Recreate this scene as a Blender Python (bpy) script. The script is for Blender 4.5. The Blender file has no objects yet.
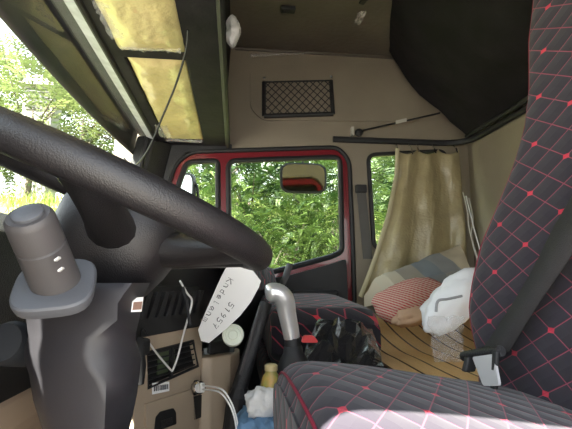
import bpy, bmesh, math, random
import numpy as np
from mathutils import Vector, Matrix, noise
from mathutils.geometry import tessellate_polygon

scene = bpy.context.scene
COL = scene.collection
rnd = random.Random(7)

# ------------------------------------------------------------------ camera
TH = math.atan(.15); PS = math.atan(.1133 * math.cos(TH)); FP = 450.0
CAM = Vector((0, 0, .75))
FW = Vector((math.sin(PS) * math.cos(TH), math.cos(PS) * math.cos(TH), math.sin(TH)))
RT = Vector((math.cos(PS), -math.sin(PS), 0)); UP = RT.cross(FW)
cd = bpy.data.cameras.new('camera'); cam = bpy.data.objects.new('camera', cd); COL.objects.link(cam)
cd.sensor_width = 36; cd.lens = FP / 572 * 36; cd.clip_start = .01; cd.clip_end = 200
m = Matrix((RT, UP, -FW)).transposed().to_4x4(); m.translation = CAM
cam.matrix_world = m
scene.camera = cam

# ------------------------------------------------------------------ light
SUN_E = 58.0; SKY = 4.6
w = bpy.data.worlds.new('world'); scene.world = w; w.use_nodes = True
nt = w.node_tree; bg = nt.nodes['Background']
tc = nt.nodes.new('ShaderNodeTexCoord'); sx = nt.nodes.new('ShaderNodeSeparateXYZ'); rp = nt.nodes.new('ShaderNodeValToRGB')
nt.links.new(tc.outputs['Generated'], sx.inputs[0]); nt.links.new(sx.outputs['Z'], rp.inputs[0])
rp.color_ramp.elements[0].color = (1.0, 1.0, .98, 1); rp.color_ramp.elements[1].color = (.62, .78, 1.0, 1)
nt.links.new(rp.outputs[0], bg.inputs[0]); bg.inputs[1].default_value = SKY
sl = bpy.data.lights.new('sun', 'SUN'); sl.energy = SUN_E; sl.angle = .009; sl.color = (1, .95, .86)
so = bpy.data.objects.new('sun', sl); COL.objects.link(so)
so.rotation_euler = Vector((.40, .56, -.845)).to_track_quat('-Z', 'Y').to_euler(); so.location = (0, -6, 8)
vs = scene.view_settings
vs.view_transform = 'Standard'; vs.look = 'None'; vs.gamma = 1; vs.use_curve_mapping = False; vs.exposure = 0.0
scene.cycles.max_bounces = 10; scene.cycles.diffuse_bounces = 6; scene.cycles.transparent_max_bounces = 12
scene.cycles.caustics_reflective = False; scene.cycles.caustics_refractive = False
scene.cycles.sample_clamp_indirect = 6

# ------------------------------------------------------------------ helpers
def at(px, py, Y=None, X=None, Z=None):
    d = FW * FP + RT * (px - 286) - UP * (py - 214.5)
    k = Y / d.y if Y is not None else (X / d.x if X is not None else (Z - CAM.z) / d.z)
    return CAM + d * k
V = Vector

class MB:
    def __init__(s): s.v = []; s.f = []; s.uv = None; s.mi = []
    def add(s, vs_, fs):
        o = len(s.v); s.v += [V(p) for p in vs_]; s.f += [tuple(i + o for i in f) for f in fs]; return s
    def box(s, a, b):
        x0, y0, z0 = a; x1, y1, z1 = b
        return s.add([(x0,y0,z0),(x1,y0,z0),(x1,y1,z0),(x0,y1,z0),(x0,y0,z1),(x1,y0,z1),(x1,y1,z1),(x0,y1,z1)],
                     [(0,3,2,1),(4,5,6,7),(0,1,5,4),(1,2,6,5),(2,3,7,6),(3,0,4,7)])
    def obox(s, c, ax, ay, az):
        c = V(c); P = []
        for k in (-1, 1):
            for (i, j) in ((-1,-1),(1,-1),(1,1),(-1,1)): P.append(c + ax * i + ay * j + az * k)
        return s.add(P, [(0,3,2,1),(4,5,6,7),(0,1,5,4),(1,2,6,5),(2,3,7,6),(3,0,4,7)])
    def loft(s, rings, cap=True, closed=False):
        n = len(rings[0]); o = len(s.v)
        for r in rings: s.v += [V(p) for p in r]
        m_ = len(rings)
        for i in range(m_ if closed else m_ - 1):
            a = o + i * n; b = o + ((i + 1) % m_) * n
            for j in range(n): k = (j + 1) % n; s.f.append((a + j, a + k, b + k, b + j))
        if cap and not closed:
            s.f.append(tuple(o + j for j in reversed(range(n)))); s.f.append(tuple(o + (m_ - 1) * n + j for j in range(n)))
        return s
    def tube(s, path, r, n=8, closed=False, flat=1.0, up=None):
        path = [V(p) for p in path]; rings = []; L = len(path); prev = None
        for i, p in enumerate(path):
            if closed: t = path[(i + 1) % L] - path[i - 1]
            else: t = path[min(i + 1, L - 1)] - path[max(i - 1, 0)]
            t.normalize()
            if prev is None:
                a = V(up) if up is not None else (V((0, 0, 1)) if abs(t.z) < .9 else V((0, 1, 0)))
            else: a = prev
            x = (a - t * a.dot(t)).normalized(); y = t.cross(x); prev = x
            rr = r[i] if isinstance(r, (list, tuple)) else r
            rings.append([p + x * (rr * flat * math.cos(2*math.pi*j/n)) + y * (rr * math.sin(2*math.pi*j/n)) for j in range(n)])
        return s.loft(rings, True, closed)
    def grid(s, fn, nu, nv):
        o = len(s.v)
        for i in range(nu + 1):
            for j in range(nv + 1): s.v.append(V(fn(i / nu, j / nv)))
        for i in range(nu):
            for j in range(nv):
                a = o + i * (nv + 1) + j; s.f.append((a, a + nv + 1, a + nv + 2, a + 1))
        return s
    def lathe(s, prof, o, ax, n=24, sq=None, ref=None):
        # prof: (radius, height) along axis ax from o; sq = superellipse exponent
        ax = V(ax).normalized(); o = V(o)
        a = V(ref) if ref is not None else (V((0, 0, 1)) if abs(ax.z) < .9 else V((1, 0, 0)))
        x = (a - ax * a.dot(ax)).normalized(); y = ax.cross(x); rings = []
        for r, h in prof:
            rg = []
            for j in range(n):
                t = 2 * math.pi * j / n; c_, s_ = math.cos(t), math.sin(t)
                k = 1 if sq is None else 1 / (abs(c_) ** sq + abs(s_) ** sq) ** (1 / sq)
                rg.append(o + ax * h + x * (r * k * c_) + y * (r * k * s_))
            rings.append(rg)
        return s.loft(rings)
    def prism(s, outer, holes, d):
        # outer/holes: lists of 3D points (coplanar), d: extrusion vector
        loops = [[V(p) for p in outer]] + [[V(p) for p in h] for h in holes]
        flat = [p for l in loops for p in l]; tri = tessellate_polygon(loops)
        o = len(s.v); n = len(flat); d = V(d)
        s.v += flat + [p + d for p in flat]
        for t in tri:
            s.f.append((o + t[0], o + t[1], o + t[2])); s.f.append((o + n + t[2], o + n + t[1], o + n + t[0]))
        k = o
        for l in loops:
            for j in range(len(l)):
                a = k + j; b = k + (j + 1) % len(l); s.f.append((a, b, b + n, a + n))
            k += len(l)
        return s
    def build(s, name, mat, parent=None, smooth=False, bevel=0, uvf=None, solid=0, sub=0, loc=None, angle=None):
        me = bpy.data.meshes.new(name)
        if parent is not None: org = world_loc(parent)
        elif loc is not None: org = V(loc)
        else:
            xs = [p.x for p in s.v]; ys = [p.y for p in s.v]; zs = [p.z for p in s.v]
            org = V(((min(xs)+max(xs))/2, (min(ys)+max(ys))/2, min(zs)))
        me.from_pydata([p - org for p in s.v], [], s.f)
        if uvf:
            ul = me.uv_layers.new(name='UVMap')
            for lp in me.loops: ul.data[lp.index].uv = uvf(s.v[lp.vertex_index])
        bm = bmesh.new(); bm.from_mesh(me); bmesh.ops.recalc_face_normals(bm, faces=bm.faces); bm.to_mesh(me); bm.free()
        ob = bpy.data.objects.new(name, me); COL.objects.link(ob)
        me.materials.append(mat)
        if smooth:
            me.polygons.foreach_set('use_smooth', [True] * len(me.polygons))
            me.set_sharp_from_angle(angle=math.radians(angle or 40))
        if parent is not None: ob.parent = parent
        else: ob.location = org
        if bevel:
            b = ob.modifiers.new('bevel', 'BEVEL'); b.width = bevel; b.segments = 2; b.limit_method = 'ANGLE'; b.angle_limit = .6
        if solid: md = ob.modifiers.new('thick', 'SOLIDIFY'); md.thickness = solid
        if sub: md = ob.modifiers.new('sub', 'SUBSURF'); md.levels = sub; md.render_levels = sub
        return ob

def world_loc(o):
    l = V(o.location)
    while o.parent: o = o.parent; l = l + V(o.location)
    return l
def tag(o, label, cat=None, group=None):
    o['label'] = label
    if cat: o['category'] = cat
    if group: o['group'] = group
    return o
def struct(o, label=None):
    o['kind'] = 'structure'
    if label: o['label'] = label
    return o
def thing(name, loc, label, cat, group=None):
    o = bpy.data.objects.new(name, None); o.empty_display_size = .05; COL.objects.link(o); o.location = loc
    return tag(o, label, cat, group)
def round_poly(P, r, n=5):
    out = []; P = [V(p) for p in P]; L = len(P)
    for i in range(L):
        p = P[i]; a = P[i - 1] - p; b = P[(i + 1) % L] - p
        rr = r[i] if isinstance(r, (list, tuple)) else r
        rr = min(rr, a.length * .45, b.length * .45)
        if rr <= 0: out.append(p); continue
        a = p + a.normalized() * rr; b = p + b.normalized() * rr
        for k in range(n + 1):
            t = k / n; out.append(a * (1-t)**2 + p * (2*t*(1-t)) + b * t**2)
    return out
def smooth_path(P, n=6):
    P = [V(p) for p in P]; out = []
    for i in range(len(P) - 1):
        p0 = P[max(i-1, 0)]; p1 = P[i]; p2 = P[i+1]; p3 = P[min(i+2, len(P)-1)]
        for k in range(n):
            t = k / n
            out.append(.5*((2*p1)+(p2-p0)*t+(2*p0-5*p1+4*p2-p3)*t*t+(3*p1-p0-3*p2+p3)*t**3))
    out.append(P[-1]); return out
def interp(tab, x):
    xs = [a for a, b in tab]; ys = [b for a, b in tab]
    return float(np.interp(x, xs, ys))
def fbm(p, o=4): return noise.fractal(V(p), 1.0, 2.0, o)

# ------------------------------------------------------------------ materials
def mat(name, col, rough=.6, bump=0, bscale=60, var=0, vscale=6, metal=0, spec=.5, col2=None, coat=0, sheen=0):
    m = bpy.data.materials.new(name); m.use_nodes = True; N = m.node_tree.nodes; Lk = m.node_tree.links
    b = N['Principled BSDF']; b.inputs['Base Color'].default_value = (*col, 1); b.inputs['Roughness'].default_value = rough
    b.inputs['Metallic'].default_value = metal; b.inputs['Specular IOR Level'].default_value = spec
    b.inputs['Coat Weight'].default_value = coat; b.inputs['Sheen Weight'].default_value = sheen
    t = N.new('ShaderNodeTexCoord')
    if var or col2:
        n = N.new('ShaderNodeTexNoise'); n.inputs['Scale'].default_value = vscale; n.inputs['Detail'].default_value = 5
        Lk.new(t.outputs['Object'], n.inputs['Vector'])
        r = N.new('ShaderNodeValToRGB'); r.color_ramp.elements[0].position = .35; r.color_ramp.elements[1].position = .68
        c2 = col2 or tuple(c * (1 + var) for c in col)
        c1 = col if col2 else tuple(c * (1 - var) for c in col)
        r.color_ramp.elements[0].color = (*c1, 1); r.color_ramp.elements[1].color = (*c2, 1)
        Lk.new(n.outputs['Fac'], r.inputs[0]); Lk.new(r.outputs[0], b.inputs['Base Color'])
    if bump:
        n = N.new('ShaderNodeTexNoise'); n.inputs['Scale'].default_value = bscale; n.inputs['Detail'].default_value = 6
        Lk.new(t.outputs['Object'], n.inputs['Vector'])
        bp = N.new('ShaderNodeBump'); bp.inputs['Strength'].default_value = bump; bp.inputs['Distance'].default_value = .01
        Lk.new(n.outputs['Fac'], bp.inputs['Height']); Lk.new(bp.outputs[0], b.inputs['Normal'])
    return m

class NB:
    """tiny node-expression builder"""
    def __init__(s, m): s.t = m.node_tree
    def __call__(s, op, *a):
        n = s.t.nodes.new('ShaderNodeMath'); n.operation = op
        for i, x in enumerate(a):
            if isinstance(x, (int, float)): n.inputs[i].default_value = x
            else: s.t.links.new(x, n.inputs[i])
        return n.outputs[0]
    def mix(s, fac, a, b):
        n = s.t.nodes.new('ShaderNodeMix'); n.data_type = 'RGBA'
        for i, x in ((0, fac), (6, a), (7, b)):
            if isinstance(x, tuple): n.inputs[i].default_value = (*x, 1)
            elif isinstance(x, (int, float)): n.inputs[i].default_value = x
            else: s.t.links.new(x, n.inputs[i])
        return n.outputs[2]
    def uv(s):
        n = s.t.nodes.new('ShaderNodeUVMap'); x = s.t.nodes.new('ShaderNodeSeparateXYZ'); s.t.links.new(n.outputs[0], x.inputs[0])
        return x.outputs[0], x.outputs[1]
    def obj(s):
        n = s.t.nodes.new('ShaderNodeTexCoord'); x = s.t.nodes.new('ShaderNodeSeparateXYZ'); s.t.links.new(n.outputs['Object'], x.inputs[0])
        return x.outputs

def quilt(name, base, line, dot, p, q, lw=.035, dr=.1, rough=.85):
    m = mat(name, base, rough, sheen=.15, spec=.2); B = NB(m); b = m.node_tree.nodes['Principled BSDF']
    u, v = B.uv()
    up = B('DIVIDE', u, p); vp = B('DIVIDE', v, q)
    a = B('ADD', up, vp); c = B('SUBTRACT', up, vp)
    def dist(x): return B('ABSOLUTE', B('SUBTRACT', B('FRACT', B('ADD', x, .5)), .5))
    da, dc = dist(a), dist(c)
    ln = B('LESS_THAN', B('MINIMUM', da, dc), lw)
    # dots where both a and c are even integers
    d2a = B('MULTIPLY', dist(B('MULTIPLY', a, .5)), 2.0); d2c = B('MULTIPLY', dist(B('MULTIPLY', c, .5)), 2.0)
    dt = B('LESS_THAN', B('ADD', d2a, d2c), dr * 2)
    col = B.mix(ln, base, line); col = B.mix(dt, col, dot)
    m.node_tree.links.new(col, b.inputs['Base Color'])
    h = B('POWER', B('MULTIPLY', B('MULTIPLY', da, dc), 4.0), .4)
    bp = m.node_tree.nodes.new('ShaderNodeBump'); bp.inputs['Strength'].default_value = .28; bp.inputs['Distance'].default_value = .012
    m.node_tree.links.new(h, bp.inputs['Height']); m.node_tree.links.new(bp.outputs[0], b.inputs['Normal'])
    return m

def stripes(name, axis, cols, period, rough=.85, axis2=None, cols2=None, period2=None):
    """check/stripe cloth from UV"""
    m = mat(name, cols[0], rough, spec=.2); B = NB(m); u, v = B.uv(); b = m.node_tree.nodes['Principled BSDF']
    x = u if axis == 0 else v
    f = B('FRACT', B('DIVIDE', x, period)); col = cols[0]
    for i, c in enumerate(cols[1:]): col = B.mix(B('GREATER_THAN', f, (i + 1) / len(cols)), col, c)
    if axis2 is not None:
        g = B('FRACT', B('DIVIDE', u if axis2 == 0 else v, period2))
        col = B.mix(B('MULTIPLY', B('GREATER_THAN', g, .5), .5), col, cols2)
    m.node_tree.links.new(col, b.inputs['Base Color']); return m

def glass(name, tint=(.92, .96, .93), refl=.06):
    m = bpy.data.materials.new(name); m.use_nodes = True; N = m.node_tree.nodes; Lk = m.node_tree.links
    for n in list(N):
        if n.type == 'BSDF_PRINCIPLED': N.remove(n)
    o = [n for n in N if n.type == 'OUTPUT_MATERIAL'][0]
    t = N.new('ShaderNodeBsdfTransparent'); t.inputs[0].default_value = (*tint, 1)
    g = N.new('ShaderNodeBsdfGlossy'); g.inputs['Roughness'].default_value = .02
    fr = N.new('ShaderNodeLayerWeight'); fr.inputs[0].default_value = .12
    mx = N.new('ShaderNodeMixShader'); mm = N.new('ShaderNodeMath'); mm.operation = 'MULTIPLY'; mm.inputs[1].default_value = refl * 2.6
    Lk.new(fr.outputs['Fresnel'], mm.inputs[0]); Lk.new(mm.outputs[0], mx.inputs[0]); Lk.new(t.outputs[0], mx.inputs[1]); Lk.new(g.outputs[0], mx.inputs[2]); Lk.new(mx.outputs[0], o.inputs[0])
    return m

def film(name, alpha, col=(.9, .9, .88), rough=.2, bump=.8, bscale=25):
    m = mat(name, col, rough, bump, bscale); b = m.node_tree.nodes['Principled BSDF']; b.inputs['Alpha'].default_value = alpha; return m

def leafmat(name, a, b_):
    m = bpy.data.materials.new(name); m.use_nodes = True; N = m.node_tree.nodes; Lk = m.node_tree.links
    b = N['Principled BSDF']; b.inputs['Roughness'].default_value = .45; b.inputs['Specular IOR Level'].default_value = .4
    at_ = N.new('ShaderNodeAttribute'); at_.attribute_name = 'tone'
    r = N.new('ShaderNodeValToRGB'); r.color_ramp.elements[0].color = (*a, 1); r.color_ramp.elements[1].color = (*b_, 1)
    Lk.new(at_.outputs['Fac'], r.inputs[0]); Lk.new(r.outputs[0], b.inputs['Base Color'])
    o = [n for n in N if n.type == 'OUTPUT_MATERIAL'][0]
    t = N.new('ShaderNodeBsdfTranslucent'); Lk.new(r.outputs[0], t.inputs[0])
    mx = N.new('ShaderNodeMixShader'); mx.inputs[0].default_value = .35
    Lk.new(b.outputs[0], mx.inputs[1]); Lk.new(t.outputs[0], mx.inputs[2]); Lk.new(mx.outputs[0], o.inputs[0])
    return m

M = dict(
    beige=mat('beige_plastic', (.25, .212, .160), .5, .15, 220, .06, 5),
    roof=mat('roof_lining', (.115, .097, .075), .42, .2, 40, .12, 4),
    beige2=mat('console_beige', (.42, .335, .245), .55, .12, 300, .05, 8),
    knee=mat('knee_beige_lit', (.62, .46, .33), .55, .05, 300),  # console beige lightened in colour to stand for sun on the knee panel
    dark=mat('dark_plastic', (.014, .014, .016), .45, .35, 350, .15, 10),
    wheelm=mat('wheel_vinyl', (.0165, .015, .0165), .4, .2, 600, .1, 12, spec=.6),
    shroud=mat('shroud_plastic', (.024, .0225, .026), .45, .05, 900, .08, 8),
    grey=mat('grey_plastic', (.070, .065, .066), .5, .04, 700),
    greyl=mat('light_grey_plastic', (.090, .094, .105), .5, .04, 700),
    black=mat('black_rubber', (.012, .012, .013), .6),
    vinyl=mat('dark_vinyl', (.013, .0115, .0145), .7, .35, 14, .35, 7, spec=.15),
    red=mat('red_paint', (.19, .012, .020), .25, 0, coat=.6),
    seam=mat('red_piping', (.30, .02, .05), .7),
    metal=mat('satin_silver', (.80, .80, .80), .34, metal=.75),
    chrome=mat('chrome', (.8, .8, .8), .1, metal=1),
    white=mat('white_plastic', (.8, .8, .78), .4),
    paper=mat('white_paper', (.92, .92, .91), .7),
    ink=mat('ink', (.02, .02, .03), .8),
    yellow=mat('yellow_foam', (.60, .50, .24), .32, .5, 34, .12, 9, coat=.5),
    strip=mat('pale_strip', (.46, .49, .52), .5, .2, 60, .15, 30),
    belt=mat('belt_web', (.022, .020, .021), .75, .3, 600),
    beltg=mat('grey_belt_web', (.10, .095, .09), .75, .3, 600),
    fabric=quilt('quilted_seat', (.024, .020, .029), (.22, .04, .07), (.50, .03, .06), .076, .0435, .022, .085),
    fabric2=quilt('quilted_cover', (.017, .015, .020), (.26, .035, .055), (.55, .03, .05), .09, .09, .03),
    curtain=mat('gold_satin', (.36, .30, .165), .3, .25, 90, .10, 14, spec=.7),
    bamboo=None,
    bagw=film('white_bag', .93, (.95, .96, .98), .3, .4, 18),
    clear=film('clear_film', .25, (.9, .9, .88), .12, 1, 30),
    bagk=mat('black_bag', (.018, .018, .020), .2, .25, 40, spec=.8),
    blue=mat('blue_cloth', (.16, .30, .48), .8, .4, 40),
    tissue=mat('tissue', (.75, .75, .74), .8, .5, 60),
    glass=glass('window_glass'),
    bark=mat('bark', (.10, .08, .06), .9, .8, 30, .3, 8),
    soil=mat('grassy_soil', (.26, .25, .12), .95, .6, 8, .3, 2, col2=(.20, .26, .07)), road=mat('dusty_road', (.30, .28, .25), .95, .4, 8, .15, 2),
    grassm=leafmat('grass', (.16, .24, .04), (.38, .42, .10)),
    leafA=leafmat('leaf_green', (.011, .031, .006), (.082, .125, .026)),
    leafB=leafmat('leaf_dark', (.006, .017, .005), (.034, .066, .015)),
    leafC=leafmat('leaf_pale', (.04, .07, .018), (.23, .27, .10)),
    leafP=leafmat('leaf_light', (.03, .065, .012), (.16, .22, .06)),
    screen=mat('grey_screen', (.10, .12, .12), .2),
    greenlcd=mat('green_lcd', (.10, .13, .07), .3),
    redp=mat('red_wrapper', (.55, .06, .06), .35, .3, 30),
    amber=mat('amber_label', (.5, .28, .06), .4, .2, 30, col2=(.10, .25, .08), vscale=25),
    cap=mat('cap_plastic', (.62, .66, .55), .45),
    mirror=mat('mirror_back', (.30, .24, .20), .25, metal=.6),
    concrete=mat('pale_grey', (.45, .43, .38), .8, .2, 30),
    stripecloth=stripes('striped_blanket', 0, [(.52,.45,.33),(.50,.45,.34),(.30,.27,.22),(.20,.22,.23),(.26,.26,.25),(.46,.39,.28),(.50,.43,.31)], .52),
    redcheck=stripes('red_check', 0, [(.60,.46,.36),(.45,.045,.055)], .012, axis2=1, cols2=(.5,.30,.24), period2=.012),
    peach=mat('peach_cloth', (.55, .36, .23), .85, .3, 40),
)
# smoked acrylic of the outer sun visor
def smoked():
    m = mat('smoked_acrylic', (.034, .035, .052), .3, .1, 6, col2=(.072, .058, .060), vscale=2.2); N = m.node_tree.nodes; L = m.node_tree.links
    b = N['Principled BSDF']; o = [n for n in N if n.type == 'OUTPUT_MATERIAL'][0]
    t = N.new('ShaderNodeBsdfTransparent'); t.inputs[0].default_value = (.30, .27, .23, 1)
    x = N.new('ShaderNodeMixShader'); x.inputs[0].default_value = .14
    L.new(b.outputs[0], x.inputs[1]); L.new(t.outputs[0], x.inputs[2]); L.new(x.outputs[0], o.inputs[0]); return m
M['smoked'] = smoked()
def bamboo():
    m = mat('bamboo', (.42, .25, .09), .45, spec=.4); B = NB(m); u, v = B.uv(); b = m.node_tree.nodes['Principled BSDF']
    f = B('FRACT', B('DIVIDE', B('ADD', v, B('MULTIPLY', u, .35)), .013)); ln = B('LESS_THAN', f, .25)
    n = m.node_tree.nodes.new('ShaderNodeTexNoise'); n.inputs['Scale'].default_value = 22
    col = B.mix(n.outputs['Fac'], (.72, .42, .16), (.95, .66, .31)); col = B.mix(B('MULTIPLY', ln, .45), col, (.22, .12, .045)); ed = B('LESS_THAN', B('MINIMUM', u, B('SUBTRACT', .068, u)), .0035); col = B.mix(ed, col, (.10, .045, .015))
    m.node_tree.links.new(col, b.inputs['Base Color']); return m
M['bamboo'] = bamboo()

# ------------------------------------------------------------------ setting: cab shell
YF = 2.25; XR = 1.25; XF = -.56; ZC = 1.975; YN = -.03
struct(MB().box((XF - .06, YN - .05, -.06), (XR + .06, YF + .06, 0)).build('floor', M['dark']), 'dark rubber floor of the cab')
ceil = struct(MB().box((XF - .06, YN - .05, ZC), (XR + .06, YF + .06, ZC + .06)).build('ceiling', M['roof']), 'brown plastic roof lining of the cab')
struct(MB().box((XR, YN - .05, 0), (XR + .05, YF + .06, ZC)).build('wall_rear', M['beige']), 'beige rear wall of the cab')
W = lambda x, y: at(x, y, Y=YF)
def px_poly(L, Y, r): return round_poly([at(a, b, Y=Y) for a, b in L], r)
door_out = round_poly([W(148, 262), W(166, 192), W(174, 164), W(190, 151), W(338, 146.5), W(350, 160), W(353.5, 240), W(356, 330), V((.60, YF, .1)), V((-.42, YF, .1))], [0, .1, .06, .08, .06, .06, .1, 0, .05, .05])
rwin = round_poly([W(368, 155), W(445, 151), W(447, 240), W(374, 249)], .045)
wall = struct(MB().prism([V((XF-.05, YF, 0)), V((XR+.05, YF, 0)), V((XR+.05, YF, ZC)), V((XF-.05, YF, ZC))], [door_out, rwin], (0, .05, 0)).build('wall_passenger', M['beige']), 'beige plastic side wall around the red door')
MB().prism(round_poly([at(250, 71, Y=YF-.001), at(258, 66, Y=YF-.001), at(420, 62, Y=YF-.001), at(420, 122, Y=YF-.001), at(262, 121, Y=YF-.001), at(250, 109, Y=YF-.001)], .05), [], (0, -.012, 0)).build('moulded_panel', M['beige'], wall, bevel=.009)
MB().box((-.02, YF - .02, at(300, 53, Y=YF).z - .008), (XR - .3, YF - .001, at(300, 53, Y=YF).z + .004)).build('roof_seam', M['roof'], wall, bevel=.004)
# near side wall with the open driver's doorway
no = [V((XF-.05, YN, 0)), V((XR+.05, YN, 0)), V((XR+.05, YN, ZC)), V((XF-.05, YN, ZC))]
nh = round_poly([V((-.31, YN, .12)), V((.70, YN, .12)), V((.70, YN, 1.43)), V((-.30, YN, 1.43)), V((-.31, YN, .9))], .06)
nw = round_poly([V((.80, YN, .92)), V((1.16, YN, .92)), V((1.16, YN, 1.42)), V((.80, YN, 1.42))], .045)
w3 = struct(MB().prism([p + V((0, -.02, 0)) for p in nw], [], (0, -.004, 0)).build('window_3', M['glass']), 'rear side window behind the driver seat')
MB().tube(nw, .012, closed=True).build('gasket', M['black'], w3, smooth=True)
struct(MB().prism(no, [nh, nw], (0, -.05, 0)).build('wall_driver', M['beige']), 'side wall with the open driver doorway')
struct(MB().box((XF - .06, YN, 0), (XF - .01, YF, .86)).build('wall_front', M['dark']), 'dark front bulkhead below the windshield')
struct(MB().box((-.48, YN, 1.462), (-.43, YF, ZC)).build('trim_1', M['dark']), 'dark header above the windshield')

# windshield
def wsX(y, z): return -.428 - (.10 + .05 * (1 - ((y - 1.1) / 1.15) ** 2)) * (1.45 - z) / .6
win1 = struct(MB().grid(lambda a, b: (wsX(YN + .05 + a * 2.1, .84 + b * .62), YN + .05 + a * 2.1, .84 + b * .62), 14, 6).build('window_1', M['glass'], smooth=True), 'wide windshield glass')
MB().grid(lambda a, b: (-.430 + b * .034, .05 + a * 2.09, 1.442 - .010 * b), 20, 2).build('header_strip', M['strip'], win1, solid=.006)
MB().tube([(wsX(2.14, .84 + t * .62) , 2.145, .84 + t * .62) for t in np.linspace(0, 1, 8)], .013).build('glass_seal', M['black'], win1)
MB().tube([(wsX(y, .85), y, .85) for y in np.linspace(0.05, 2.15, 14)], .014).build('glass_seal', M['black'], win1)
pill = struct(MB().loft([[V((x, y, z)) for x, y in ((-.42 - d, 2.16), (-.34 - d, 2.235), (-.36 - d, 2.249), (-.50 - d, 2.249), (-.50 - d, 2.16))] for z, d in ((.7, .12), (1.05, .06), (1.30, .01), (1.45, -.02))]).build('trim_2', M['dark'], bevel=.008), 'dark windshield pillar by the passenger door')

tq = lambda a, b: at(a, b, Y=YF - .001)
struct(MB().prism([tq(150, 136), tq(200, 139), tq(232, 145), tq(232, 149), tq(196, 151.5), tq(186, 153), tq(177, 163), tq(170, 178), tq(160, 215), tq(146, 262), tq(120, 262)], [], (0, -.014, 0)).build('trim_6', M['dark'], bevel=.004), 'dark trim around the front upper corner of the passenger door')
# smoked outer sun visor
sv = tag(MB().grid(lambda a, b: (-.482 - .015 * b - .055 * (1 - (2 * a - 1) ** 2) * b, .08 + a * 2.1, 1.475 - .118 * b), 24, 6).build('sun_visor', M['smoked'], smooth=True, solid=.004), 'long smoked sun visor outside the top of the windshield', 'sun visor')

# passenger door -------------------------------------------------
door = bpy.data.objects.new('door_1', None); COL.objects.link(door); door.location = (.1, YF, .1); struct(door, 'red framed passenger door with dark trim')
def shrink(P, d):
    c = sum(P, V()) / len(P); out = []
    for i, p in enumerate(P):
        t = (P[(i + 1) % len(P)] - P[i - 1]).normalized(); n = V((t.z, 0, -t.x))
        if n.dot(c - p) < 0: n = -n
        out.append(p + n * d)
    return out
WD = lambda x, y: at(x, y, Y=YF + .01)
dw = round_poly([WD(227, 160), WD(341, 156), WD(343, 252), WD(333, 257.5), WD(290, 269), WD(228, 284)], [.05, .05, .04, .04, .03, .03])
dq = round_poly([WD(186, 161), WD(219, 160), WD(220, 280), WD(160, 282), WD(172, 200)], [.04, .03, .02, .02, .1])
fr = shrink(door_out, .012)
fr = [V((p.x, YF + .004, p.z)) for p in fr]
MB().prism(fr, [[V((p.x, YF+.004, p.z)) for p in dw], [V((p.x, YF+.004, p.z)) for p in dq]], (0, .035, 0)).build('frame', M['red'], door, bevel=.006)
MB().tube(shrink(door_out, .004), .012, closed=True).build('seal', M['black'], door)
for P in (dw, dq):
    MB().tube([V((p.x, YF + .008, p.z)) for p in shrink(P, .006)], .015, closed=True).build('gasket', M['black'], door, smooth=True)
    MB().prism([V((p.x, YF + .022, p.z)) for p in P], [], (0, .004, 0)).build('pane', M['glass'], door)
# dark lower trim panel
dp = round_poly([at(344, 259, Y=YF), at(334, 263, Y=YF), at(290, 275, Y=YF), at(150, 300, Y=YF), V((-.40, YF, .12)), V((.555, YF, .12)), at(347, 330, Y=YF)], [.02]*7)
MB().prism([V((p.x, YF + .002, p.z)) for p in dp], [], (0, -.05, 0)).build('trim_panel', M['dark'], door, bevel=.015)
MB().box((at(292, 270, Y=2.2).x, 2.165, at(300, 303, Y=2.2).z), (at(338, 303, Y=2.2).x, 2.2, at(300, 290, Y=2.2).z)).build('arm_rest', M['dark'], door, bevel=.012)
MB().tube([at(289.5, 264.5, Y=2.14), at(286, 276, Y=2.10), at(281, 287, Y=2.10), at(277, 295, Y=2.15)], .018, flat=.5).build('grab_handle', M['grey'], door, smooth=True)

# rear side window
w2 = bpy.data.objects.new('window_2', None); COL.objects.link(w2); w2.location = W(405, 249); struct(w2, 'rear side window half behind the gold curtain')
MB().prism([p + V((0, .02, 0)) for p in rwin], [], (0, .004, 0)).build('pane', M['glass'], w2)
MB().tube([p + V((0, -.002, 0)) for p in rwin], .012, closed=True).build('gasket', M['black'], w2, smooth=True)
# curtain rail / black trim line along far wall, round the corner and along the rear wall
zt = 1.492
pth = round_poly([V((.50, YF - .012, zt)), V((XR - .012, YF - .012, zt)), V((XR - .012, .3, zt))], [0, .16, 0], 8)[0:]
pth = [V((.50, YF - .012, zt))] + [p for p in pth if p.x > .55 and p.y > .35] + [V((XR - .012, .3, zt))]
struct(MB().tube(pth, .014, up=(0, 0, 1), flat=1.2).build('trim_3', M['black'], smooth=True), 'black rail along the side and rear walls')

# ------------------------------------------------------------------ overhead shelf with yellow wrapped pads
sh = thing('overhead_shelf', (-.2, 1.1, 1.43), 'black overhead shelf above the windshield with two yellow plastic-wrapped pads', 'shelf')
zb = 1.432
bot = lambda x0, x1, y0, y1: [V((x0, y0, zb)), V((x1, y0, zb)), V((x1, y1, zb)), V((x0, y1, zb))]
MB().prism(bot(-.395, -.045, .03, 2.235), [bot(-.345, -.165, .2, 1.285), bot(-.345, -.165, 1.345, 2.16)], (0, 0, .03)).build('bottom_frame', M['vinyl'], sh, bevel=.006)
MB().box((-.395, .03, zb + .03), (-.36, 2.235, ZC - .002)).build('front_side', M['vinyl'], sh)
MB().grid(lambda a, b: (-.072 + .045 * math.sin(b * 3.14) * 0 + .03 * b, .03 + a * 2.2, zb + b * (ZC - zb - .004)), 4, 6).build('cabin_side', M['vinyl'], sh, solid=.03)
MB().tube([(-.048, .03, zb + .004), (-.048, 2.235, zb + .004)], .012).build('edge_bead', M['black'], sh)
MB().tube([(-.394, .03, zb + .0), (-.394, 2.235, zb + .0)], .009).build('edge_bead', M['black'], sh)
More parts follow.
